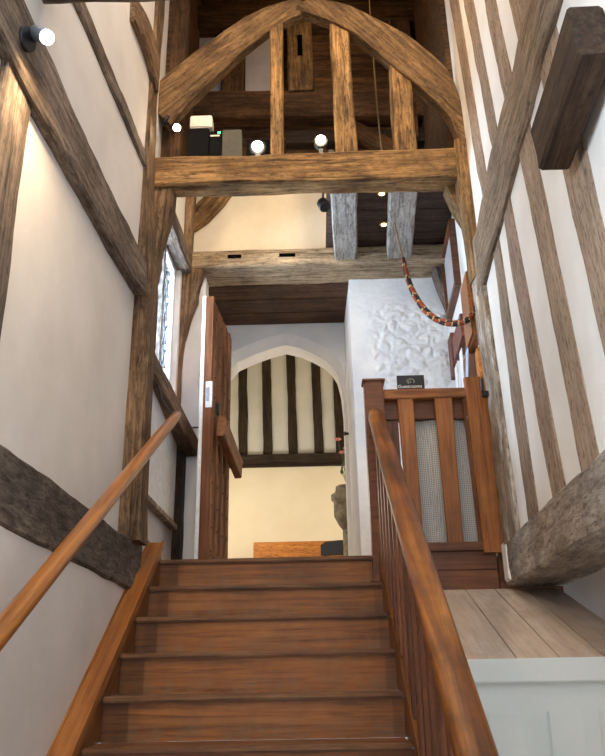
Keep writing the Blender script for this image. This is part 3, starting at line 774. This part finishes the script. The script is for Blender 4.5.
# loft wall seen through the front frame
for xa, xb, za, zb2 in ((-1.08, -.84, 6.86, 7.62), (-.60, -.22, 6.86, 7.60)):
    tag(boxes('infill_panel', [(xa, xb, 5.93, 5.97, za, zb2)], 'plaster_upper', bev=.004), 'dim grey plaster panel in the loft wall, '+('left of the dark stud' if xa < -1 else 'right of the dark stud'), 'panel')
timber('loft_beam', 'dark horizontal beam of the loft wall behind the struts', [(-1.2, 5.86, 6.65), (1.32, 5.86, 6.60)], .16, .32, 'oak_roof', wob=.012)
timber('loft_beam', 'dark top beam of the loft wall behind the arch', [(-1.2, 5.86, 7.78), (1.4, 5.86, 7.74)], .16, .26, 'oak_roof', wob=.012)
timber('loft_stud', 'dark stud between the two grey loft panels', [(-.715, 5.90, 6.80), (-.725, 5.90, 7.66)], .12, .22, 'oak_roof', (1, 0, 0), cat='timber stud')
lp = timber('loft_post', 'loft post with a dark slot, seen just under the arch crown', [(-.045, 5.84, 6.76), (-.055, 5.84, 7.74)], .16, .25, 'oak_brace', (1, 0, 0), cat='timber post')
o = boxes('slot', [(-.075, -.025, 5.750, 5.77, 7.18, 7.44)], 'void', bev=.003); o.parent = lp; o.matrix_parent_inverse = lp.matrix_world.inverted()
timber('loft_post', 'dark loft post behind the left arched brace', [(-1.17, 5.86, 5.9), (-1.17, 5.86, 7.7)], .16, .15, 'oak_roof', (1, 0, 0), cat='timber post')
timber('loft_post', 'dark loft post behind the right arched brace', [(.93, 5.86, 6.2), (.95, 5.86, 7.7)], .16, .22, 'oak_roof', (1, 0, 0), cat='timber post')
timber('loft_post', 'narrow dark loft post against the right wall', [(1.2, 5.86, 6.2), (1.2, 5.86, 7.7)], .16, .14, 'oak_roof', (1, 0, 0), cat='timber post')
timber('loft_brace', 'slanting loft timber seen between the right struts, near the bell rope', [(.42, 5.85, 6.35), (.92, 5.85, 6.02)], .1, .16, 'oak_roof', cat='timber brace')
timber('loft_beam', 'low dark loft rail behind the feet of the struts', [(-.2, 5.88, 6.28), (1.3, 5.88, 6.26)], .1, .14, 'oak_black', wob=.01)

# ------------------------------------------------------------------ right wall timbers
timber('wall_rail', 'wide weathered timber rail high on the right wall, crossing the studs', [(XR(-1)+.05, -1, 4.40), (XR(2.4)+.05, 2.4, 4.225), (XR(4.05)+.05, 4.05, 4.09), (XR(4.5)+.05, 4.5, 4.05)], .17, [.42, .40, .40, .40], 'oak_rail', wob=.014, cat='timber rail')
timber('sole_beam', 'massive rough pale beam low on the right wall above the sloping planks', [(XR(-1.2)+.17, -1.2, 2.145), (XR(2.5)+.17, 2.5, 2.145), (XR(4.64)+.17, 4.64, 2.145)], .40, .26, 'oak_sole', wob=.010, ch=.014, freq=3)
sb = bpy.data.objects['sole_beam']
o = boxes('painted_end', [(XR(4.4)-.035, XR(4.4)+.03, 4.50, 4.615, 2.04, 2.262)], 'limewash', bev=.008); o.parent = sb; o.matrix_parent_inverse = sb.matrix_world.inverted(); o['label'] = 'white painted end'
def stud(yb_, zb, yt, zt_, w0, w1, label):
    timber('timber_stud', label, [(XR(yb_)+.025, yb_, zb), (XR(yt)+.025, yt, zt_)], [w0, w1], .07, 'oak_stud', (1, 0, 0), cat='timber stud', wob=.008, ch=.006, group='right wall studs')
stud(3.87, 2.24, 3.93, 3.95, .20, .17, 'narrow brown stud on the lower right wall, first from the gate')
stud(3.335, 2.24, 3.585, 3.98, .21, .18, 'brown stud on the lower right wall, second from the gate')
stud(2.845, 2.24, 3.06, 4.02, .21, .22, 'brown stud on the lower right wall, third from the gate')
stud(2.34, 2.24, 2.545, 4.05, .22, .27, 'wide brown stud at the right picture edge below the rail')
stud(4.02, 4.25, 4.32, 6.72, .17, .23, 'brown stud on the upper right wall, first from the arched frame')
stud(3.595, 4.28, 3.98, 6.72, .13, .22, 'brown stud on the upper right wall, second from the arched frame')
stud(3.185, 4.32, 3.56, 6.72, .16, .2, 'brown stud on the upper right wall, third from the arched frame')
stud(2.79, 4.36, 3.06, 6.72, .2, .22, 'brown stud on the upper right wall, fourth from the arched frame')
timber('wall_post', 'pale weathered post in the right wall just right of the gate, below the rail', [(XR(4.40)+.02, 4.385, 2.25), (XR(4.42)+.02, 4.43, 3.0), (XR(4.46)+.01, 4.475, 3.75), (XR(4.48)+.01, 4.49, 4.25)], [.32, .30, .26, .22], .10, 'oak_pale', (1, 0, 0), cat='timber post', wob=.010, ch=.008)
hb = timber('beam_stub', 'dark sawn beam end jutting from the top right wall', [(.925, 1.90, 3.475), (.935, 2.43, 3.42)], .12, [.22, .21], 'oak_stub', wob=.006, ch=.012)

for y in (2.05, 2.32):
    o = boxes('peg', [(.97, XR(y)+.05, y-.03, y+.03, 3.42, 3.48)], 'oak_dark', bev=.004); o.parent = hb; o.matrix_parent_inverse = hb.matrix_world.inverted()

# ------------------------------------------------------------------ door
d1 = bpy.data.objects.new('door_1', None); COL.objects.link(d1); d1.location = (-.745, 6.13, 2.22); struct(d1)
# leaf from hinge (-.79,6.14) to free edge (-.865,5.42)
hx, hy, fx, fy = -.745, 6.13, -.815, 5.42
def door_leaf():
    d = V((fx-hx, fy-hy, 0)); Lw = d.length; d.normalize(); nrm = V((-d.y, d.x, 0))
    nrm = nrm if nrm.x > 0 else -nrm
    M = Matrix((d, nrm, V((0, 0, 1)))).transposed().to_4x4(); M.translation = (hx, hy, 2.225)
    H = 2.15
    def part(name, bl, mat, axis='z', bev=.004):
        o = boxes(name, bl, mat, None, bev, axis); o.matrix_world = M @ o.matrix_world; child(name, o, d1); return o
    nb = 4; bw = Lw/nb
    for k in range(nb):
        part('plank', [(k*bw+.002, (k+1)*bw-.002, 0, .035, 0.02, H-.03*abs(k-3)*.4)], 'door_wood', 'z', .005)
        part('cover_strip', [((k+1)*bw-.055, (k+1)*bw-.022, .035, .052, 0.10, H-.05)], 'door_wood', 'z', .006)
    part('edge', [(Lw-.012, Lw+.018, -.02, .045, 0.01, H+.01)], 'newel_wood', 'z', .004)
    part('back_edge', [(Lw-.03, Lw+.012, -.05, -.02, 0.01, H+.02)], 'white_gloss', 'z', .004)
    part('bottom_rail', [(.0, Lw-.02, .035, .06, 0.0, .14)], 'door_wood', 'x', .006)
    g = beam('lock_rail', [(-.700, 5.46, 3.315), (-.632, 6.10, 3.145)], .06, .17, 'door_wood', wob=.002, ch=.008); child('lock_rail', g, d1)
    lk = part('lock_plate', [(Lw+.004, Lw+.024, .0, .05, 1.22, 1.43)], 'white_gloss', 'x', .002)
    k = part('keyhole', [(Lw+.02, Lw+.027,   .004, .028, 1.27, 1.38)], 'steel', 'x', .001)
    h = part('handle', [(Lw-.12, Lw-.06, .055, .085, 1.19, 1.29)], 'black_metal', 'x', .01)
    # studs
    vs = []; fs = []
    bm = bmesh.new()
    for kk in range(nb):
        for zz in range(12):
            r = bmesh.ops.create_icosphere(bm, subdivisions=1, radius=.008)
            for v in r['verts']: v.co += V(((kk+1)*bw-.038, .054, .16+zz*.165))
    me = bpy.data.meshes.new('studs'); bm.to_mesh(me); bm.free()
    o = link('nail_heads', me, 'black_metal', None, M); child('nail_heads', o, d1)
door_leaf()

# ------------------------------------------------------------------ room beyond
tag(boxes('far_rail', [(-2.55, 2.55, RY-.12, RY, 4.21, 4.34), (-2.55, 2.55, RY-.07, RY, 4.18, 4.21)], 'oak_black', bev=.012), 'dark moulded rail across the far wall beyond the archway', 'timber rail')
xs = [-.98, -.644, -.300, .055, .350]
SL = {-.98: 'first', -.644: 'second', -.300: 'third', .055: 'fourth', .350: 'fifth'}
for x in xs:
    if x not in SL: continue
    timber('far_stud', 'dark stud on the far wall beyond the archway, %s from the left' % SL[x], [(x+.004, RY-.01, 4.32), (x-.03, RY-.01, 6.85)], .06, .125, 'oak_black', (1, 0, 0), cat='timber stud', wob=.010, group='far wall studs')
tag(boxes('wood_panel', [(-.79, .9, RY-.5, RY-.46, 2.22, 3.105)], 'panel_orange', bev=.006), 'low orange-brown wooden screen in front of the far cream wall', 'screen')
ch = thing('black_chair', 'black chair back showing over the top stair in front of the wooden screen', 'chair', (.22, 9.2, 2.22))
def pad():
    prof = [(-.20+.0, 0), (-.20, .10), (-.15, .135), (0, .15), (.20, .15), (.24, .13), (.26, .08), (.26, 0)]
    return prism('backrest', [(x+.25, z+2.90) for x, z in prof], 'y', 9.2, 9.26, 'black_board', ch, bev=.01)
pad()
boxes('seat', [(.06, .48, 8.82, 9.22, 2.64, 2.69)], 'black_board', ch, bev=.015)
for x in (.09, .45):
    boxes('leg', [(x-.015, x+.015, 9.21, 9.24, 2.22, 2.92)], 'black_metal', ch, bev=.004, axis='z')
    boxes('leg', [(x-.015, x+.015, 8.84, 8.87, 2.22, 2.65)], 'black_metal', ch, bev=.004, axis='z')
fn = thing('stone_font', 'carved grey stone pedestal half hidden by the right jamb of the archway', 'pedestal', (.33, 8.0, 2.22))
lathe('bowl', [(.06, .95), (.10, 1.0), (.13, 1.06), (.15, 1.10), (.15, 1.25), (.175, 1.27), (.175, 1.33), (.13, 1.36), (.12, 1.42)], (.335, 8.0, 2.01), (0, 0, 1), 'stone', fn, seg=8)
lathe('stem', [(.14, 0), (.14, .08), (.08, .12), (.065, .5), (.065, .77)], (.335, 8.0, 2.22), (0, 0, 1), 'stone', fn, seg=8)
fl = thing('flower_spray', 'sprig of pink flowers and leaves by the right jamb of the archway', 'flowers', (.33, 8.0, 3.43))
for k in range(9):
    a = random.uniform(0, 6.28); r = random.uniform(.02, .11); h = random.uniform(.15, .62)
    if k == 0: a, r, h = 3.0, .085, .54
    p = V((.335+r*math.cos(a), 8.0+r*math.sin(a), 3.42+h))
    tube('stalk', [(.335, 8.0, 3.40), ((.335+p.x)/2+.01, (8+p.y)/2, 3.40+h*.55), tuple(p)], .003, 'leaf', fl, seg=5, res=4)
    if k % 3 == 0:
        bm = bmesh.new(); 
        for q in range(6):
            r_ = bmesh.ops.create_icosphere(bm, subdivisions=1, radius=.022)
            for v in r_['verts']: v.co = V((v.co.x, v.co.y, v.co.z*.6))+V((.022*math.cos(q*1.05), .022*math.sin(q*1.05), 0))
        me = bpy.data.meshes.new('bloom'); bm.to_mesh(me); bm.free()
        o = link('bloom', me, 'petal', None, Matrix.Translation(p), smooth=True); child('bloom', o, fl)
    else:
        lf = [V((0, 0, 0)), V((.02, .004, .03)), V((0, .008, .085)), V((-.02, .004, .03)), V((0, -.004, .035))]
        o = link('leaf', mesh_from(lf, [(0, 1, 4), (0, 4, 3), (1, 2, 4), (4, 2, 3)]), 'leaf', None, Matrix.Translation(p-V((0, 0, .03))) @ Matrix.Rotation(a, 4, 'Z')); child('leaf', o, fl)
tag(lathe('door_stop', [(.012, 0), (.012, .03), (.02, .032), (.02, .045)], (.328, 6.98, 3.70), (-1, -.3, 0), 'black_metal'), 'small dark knob on the white right jamb of the archway', 'knob')

# ------------------------------------------------------------------ right wall beyond the gate
pf = thing('picture_frame', 'wooden framed picture hung high on the right wall beyond the gate', 'picture', (1.16, 5.6, 4.3))
def onwall(name, y0, y1, z0, z1, d0, d1, mat, parent, bev=.003):
    vs = []
    for dd in (d0, d1):
        for y, z in ((y0, z0), (y1, z0), (y1, z1), (y0, z1)): vs.append((XR(y)-dd, y, z))
    fs = [(0, 1, 2, 3), (7, 6, 5, 4), (0, 4, 5, 1), (1, 5, 6, 2), (2, 6, 7, 3), (3, 7, 4, 0)]
    c = V(vs[0]); me = mesh_from([V(v)-c for v in vs], fs)
    bm = bmesh.new(); bm.from_mesh(me); bmesh.ops.recalc_face_normals(bm, faces=bm.faces)
    if bev: bmesh.ops.bevel(bm, geom=bm.edges[:], offset=bev, segments=2, affect='EDGES', clamp_overlap=True)
    bm.to_mesh(me); bm.free()
    o = link(name, me, mat, None, Matrix.Translation(c))
    if parent is not None: child(name, o, parent)
    return o
for a in ((5.25, 5.30, 4.35, 4.95), (5.85, 5.90, 4.35, 4.95), (5.30, 5.85, 4.35, 4.40), (5.30, 5.85, 4.90, 4.95)):
    onwall('frame_side', *a, .0, .05, 'newel_wood', pf)
onwall('picture', 5.30, 5.85, 4.40, 4.90, .015, .025, 'plaster_upper', pf, 0)
cbn = thing('wall_cupboard', 'orange wooden wall cupboard behind the bell rope, right of the gate', 'cupboard', (1.1, 4.85, 3.72))
onwall('carcass', 4.66, 5.00, 3.66, 4.17, .0, .05, 'gate_wood', cbn)
onwall('door', 4.68, 4.98, 3.68, 4.15, .05, .065, 'gate_wood', cbn)
tag(onwall('wall_shelf', 5.10, 5.56, 3.84, 4.03, .0, .065, 'mauve_wood', None), 'dull red-brown box shelf on the wall beyond the orange cupboard', 'shelf')
rk = thing('leaflet_rack', 'white and blue leaflets in a rack on the right wall above the gate', 'leaflet rack', (1.12, 4.95, 3.3))
onwall('rack_back', 4.90, 5.5, 3.36, 3.80, .0, .012, 'gate_wood', rk)
onwall('rack_ledge', 4.90, 5.5, 3.36, 3.39, .012, .09, 'gate_wood', rk)
for k, (y, z, m) in enumerate(((4.92, 3.395, 'leaflet_blue'), (5.06, 3.395, 'leaflet_white'), (5.20, 3.40, 'leaflet_blue'), (5.35, 3.395, 'leaflet_white'))):
    vs = []
    for dd in (0, .006):
        for yy, zz, q in ((y, z, .085), (y+.11, z, .085), (y+.11, z+.34, .05+.03*(k % 2)), (y, z+.34, .05+.03*(k % 2))): vs.append((XR(yy)-q-dd, yy, zz))
    fs = [(0, 1, 2, 3), (7, 6, 5, 4), (0, 4, 5, 1), (1, 5, 6, 2), (2, 6, 7, 3), (3, 7, 4, 0)]
    o = link('leaflet', fixn(mesh_from(vs, fs)), m)
    o['label'] = ('pale blue leaflet', 'white leaflet')[k % 2]; child('leaflet', o, rk)
tag(onwall('small_plaque', 5.85, 6.04, 3.86, 4.22, .0, .035, 'mauve_wood', None), 'narrow dark red board on the wall behind the leaflets', 'board')
tag(onwall('wall_board', 4.74, 4.86, 3.20, 3.60, .0, .03, 'panel_orange', None), 'light orange board standing behind the gate post', 'board')
tag(lathe('red_marker', [(.018, 0), (.016, .03), (.004, .05)], (.80, 4.745, 3.262), (0, 0, 1), 'red_paper', seg=12), 'tiny red marker on the gate rail right of the black sign', 'marker')

# ------------------------------------------------------------------ bell rope
rp = tube('bell_rope', [(.60, 5.2, 8.19), (.60, 5.22, 6.5), (.625, 5.25, 5.5), (.655, 5.25, 5.16), (.695, 5.23, 4.80), (.722, 5.205, 4.565)], .007, 'rope_hemp', seg=8)
tag(rp, 'bell rope with red, black and cream striped woollen grip looped to the right post', 'bell rope')
SP = [(.723, 5.2, 4.569), (.745, 5.13, 4.319), (.783, 5.05, 4.132), (.841, 4.97, 3.976), (.906, 4.88, 3.867), (.982, 4.78, 3.797), (1.05, 4.68, 3.775), (1.088, 4.61, 3.79)]
def smi(t, a):
    u = (t*7.5+a*.6) % 1.0
    return 0 if u < .42 else (2 if u < .49 else (1 if u < .92 else 2))
sl_ = tube('sally', SP, lambda t: .013+.010*math.sin(min(1, t*6)*math.pi/2)-(.014 if t > .96 else 0), ['sally_red', 'sally_black', 'sally_cream'], seg=14, res=12, mi=smi)
sl_.parent = rp; sl_.matrix_parent_inverse = rp.matrix_world.inverted()
o = tube('rope_tail', [SP[-1], (1.098, 4.60, 3.81), (1.105, 4.58, 3.80), (1.10, 4.58, 3.74)], .008, 'sally_cream', seg=8); o.parent = rp; o.matrix_parent_inverse = rp.matrix_world.inverted()
tag(tube('rope_hook', [(1.11, 4.60, 3.84), (1.09, 4.595, 3.83), (1.085, 4.595, 3.805), (1.095, 4.595, 3.79)], .006, 'black_metal', seg=8), 'small iron hook on the right post holding the rope end', 'hook')

# ------------------------------------------------------------------ lamps and equipment
def spot_light(name, loc, target, power, color, size, angle, blend=.5, parent=None):
    l = bpy.data.lights.new(name, 'SPOT'); l.energy = power; l.color = color; l.shadow_soft_size = size
    l.spot_size = math.radians(angle); l.spot_blend = blend
    o = bpy.data.objects.new(name, l); COL.objects.link(o); o.location = loc
    o.rotation_euler = (V(target)-V(loc)).to_track_quat('-Z', 'Y').to_euler()
    if parent is not None: child(name, o, parent)
    return o
def point_light(name, loc, power, color, size, parent=None):
    l = bpy.data.lights.new(name, 'POINT'); l.energy = power; l.color = color; l.shadow_soft_size = size
    o = bpy.data.objects.new(name, l); COL.objects.link(o); o.location = loc
    if parent is not None: child(name, o, parent)
    return o
WARM = (1, .72, .42)
def spotlamp(label, loc, d, r, arm, power=0, target=None, angle=80, group=None, body='black_metal'):
    t = thing('spotlight', label, 'spotlight', loc, group)
    d = V(d).normalized(); L = V(loc)
    lathe('housing', [(r*.7, -.11), (r*.95, -.09), (r, 0), (r*.95, .005)], L, d, body, t)
    lathe('lens', [(r*.84, .003), (r*.84, .012), (r*.5, .018)], L, d, 'lamp_warm', t)
    if arm: tube('arm', [L-d*.08, L-d*.10+(V(arm)-L)*.4, V(arm)], .009, 'black_metal', t)
    if arm: lathe('mount', [(.045, 0), (.045, .02)], V(arm), (L-V(arm)), 'black_metal', t)
    if power: spot_light('bulb', tuple(L+d*.03), target, power, WARM, .04, angle, .7, t)
    return t
spotlamp('lit spotlight on the broad left wall rail near the top left corner', (-.955, 2.14, 3.764), (.50, -.30, -.50), .03, (-1.045, 2.16, 3.775), 60, (-.9, 2.7, 2.9), 120, body='steel')
spotlamp('lit spotlight beside the tall post on the left end of the tie beam', (-.945, 4.46, 5.27), (.3, -.6, -.5), .032, (-1.03, 4.42, 5.31), 6, (-.6, 3.4, 3.5), 120)
fd = thing('flood_lamp', 'bright lamp on the tie beam left of the slim strut', 'lamp', (-.36, 4.60, 5.05))
lathe('lens', [(.040, 0), (.040, .012), (.02, .02)], (-.365, 4.565, 5.165), (0, -1, -.2), 'lamp_warm', fd)
lathe('housing', [(.058, 0), (.06, .05), (.04, .10)], (-.365, 4.57, 5.165), (0, 1, .2), 'black_metal', fd)
boxes('stand', [(-.385, -.345, 4.58, 4.62, 5.045, 5.12)], 'black_metal', fd, bev=.004)
f2 = thing('flood_lamp', 'lamp with a bright bulb on the tie beam beside the broad strut', 'lamp', (.10, 4.64, 5.05))
lathe('lens', [(.034, 0), (.034, .012), (.018, .02)], (.10, 4.60, 5.235), (0, -1, -.2), 'lamp_warm', f2)
lathe('housing', [(.048, 0), (.05, .06), (.03, .09)], (.10, 4.605, 5.235), (0, 1, .2), 'grey_plastic', f2)
boxes('stand', [(.085, .115, 4.625, 4.655, 5.05, 5.20)], 'black_metal', f2, bev=.004)
boxes('switch_box', [(.155, .195, 4.60, 4.64, 5.05, 5.15)], 'grey_plastic', f2, bev=.004)
tag(boxes('equipment_box', [(-.875, -.72, 4.52, 4.64, 5.047, 5.315)], 'matt_black', bev=.008), 'black equipment box on the tie beam, left of the grey one', 'box')
e2 = thing('equipment_box', 'black equipment box with green light on the tie beam', 'box', (-.68, 4.58, 5.047))
boxes('case', [(-.715, -.628, 4.53, 4.64, 5.047, 5.29)], 'matt_black', e2, bev=.006)
boxes('indicator', [(-.655, -.635, 4.526, 4.531, 5.262, 5.28)], 'led_green', e2, bev=.001)
boxes('label_strip', [(-.71, -.64, 4.527, 4.531, 5.238, 5.252)], 'white_plastic', e2, bev=.001)
tag(boxes('equipment_box', [(-.622, -.480, 4.53, 4.64, 5.05, 5.30)], 'grey_plastic', bev=.006), 'grey equipment box on the tie beam beside the black boxes', 'box')
tag(boxes('white_case', [(-.862, -.70, 4.52, 4.63, 5.32, 5.43)], 'white_plastic', bev=.008), 'small white case stacked on the black equipment box', 'case')
tag(boxes('loft_screen', [(-.46, -.285, 4.70, 4.715, 5.0, 5.34)], 'matt_black', bev=.004), 'dark backing panel behind the lamp on the tie beam', 'panel')
# hanging spot under the tie beam and brass downlights
hs = thing('hanging_spotlight', 'small unlit black spotlight hanging under the tie beam', 'spotlight', (.105, 4.66, 4.80))
lathe('housing', [(.03, -.035), (.042, -.02), (.042, .045), (.036, .05)], (.105, 4.70, 4.745), (.25, -.4, -.8), 'black_metal', hs)
tube('arm', [(.105, 4.66, 4.81), (.103, 4.69, 4.79), (.105, 4.70, 4.76)], .008, 'black_metal', hs)
for (x, y), lb in zip(((.572, 5.03), (.622, 5.47)), ('small warm downlight in the gallery floor boards close behind the tie beam', 'small warm downlight in the gallery floor boards next to the rope hole')):
    t = thing('downlight', lb, 'downlight', (x, y, 5.06))
    lathe('ring', [(.040, 0), (.040, .008), (.026, .012)], (x, y, 5.062), (0, 0, -1), 'brass', t)
    lathe('lens', [(.024, .0), (.022, .016), (.01, .018)], (x, y, 5.062), (0, 0, -1), 'lamp_small', t)

# warm lamps the picture implies: ceiling spots lighting the frame, uplight on the cream wall, the lamp of the far room; two added fills come last
spot_light('ceiling_spot', (-.55, 2.9, 6.4), (-.2, 4.55, 5.3), 75, WARM, .06, 75)
spot_light('ceiling_spot', (.6, 2.9, 6.4), (.35, 4.55, 5.4), 75, WARM, .06, 75)
spot_light('wall_washer', (-.45, 4.73, 5.15), (-.4, 5.95, 5.05), 24, (1, .82, .60), .05, 140)
point_light('far_room_lamp', (-1.3, 8.5, 3.4), 46, (1, .93, .80), .15)
point_light('far_room_lamp', (1.5, 8.6, 3.2), 46, (1, .93, .80), .15)
point_light('upper_wall_fill', (.1, 2.7, 6.4), 55, (1, .82, .64), .12)  # unseen point light added to warm the upper walls
point_light('loft_fill', (.1, 5.1, 7.2), 12, WARM, .1)  # unseen point light added to brighten the loft

# daylight
wd = bpy.data.worlds.new('daylight'); sc.world = wd; wd.use_nodes = True
bg = wd.node_tree.nodes['Background']; bg.inputs[0].default_value = (.82, .91, 1.0, 1); bg.inputs[1].default_value = 2.5
al = bpy.data.lights.new('window_daylight', 'AREA'); al.shape = 'RECTANGLE'; al.size = .95; al.size_y = 1.35; al.energy = 190; al.color = (.80, .90, 1.0)
ao = bpy.data.objects.new('window_daylight', al); COL.objects.link(ao); ao.location = (XL-.32, 5.22, 4.2); ao.rotation_euler = (V((.2, 6.2, 3.3))-V((XL-.32, 5.22, 4.2))).to_track_quat('-Z', 'Y').to_euler()
ao.rotation_euler = (0, -math.pi/2, 0)
al2 = bpy.data.lights.new('window_daylight', 'AREA'); al2.shape = 'RECTANGLE'; al2.size = 1.7; al2.size_y = 1.2; al2.energy = 130; al2.color = (.90, .95, 1.0)  # light for the added window
ao2 = bpy.data.objects.new('window_daylight', al2); COL.objects.link(ao2); ao2.location = (XL-.34, .72, 2.65); ao2.rotation_euler = (0, -math.pi/2, 0)

sc.view_settings.view_transform = 'Standard'; sc.view_settings.look = 'None'
sc.view_settings.gamma = 1; sc.view_settings.use_curve_mapping = False
sc.view_settings.exposure = 0.12
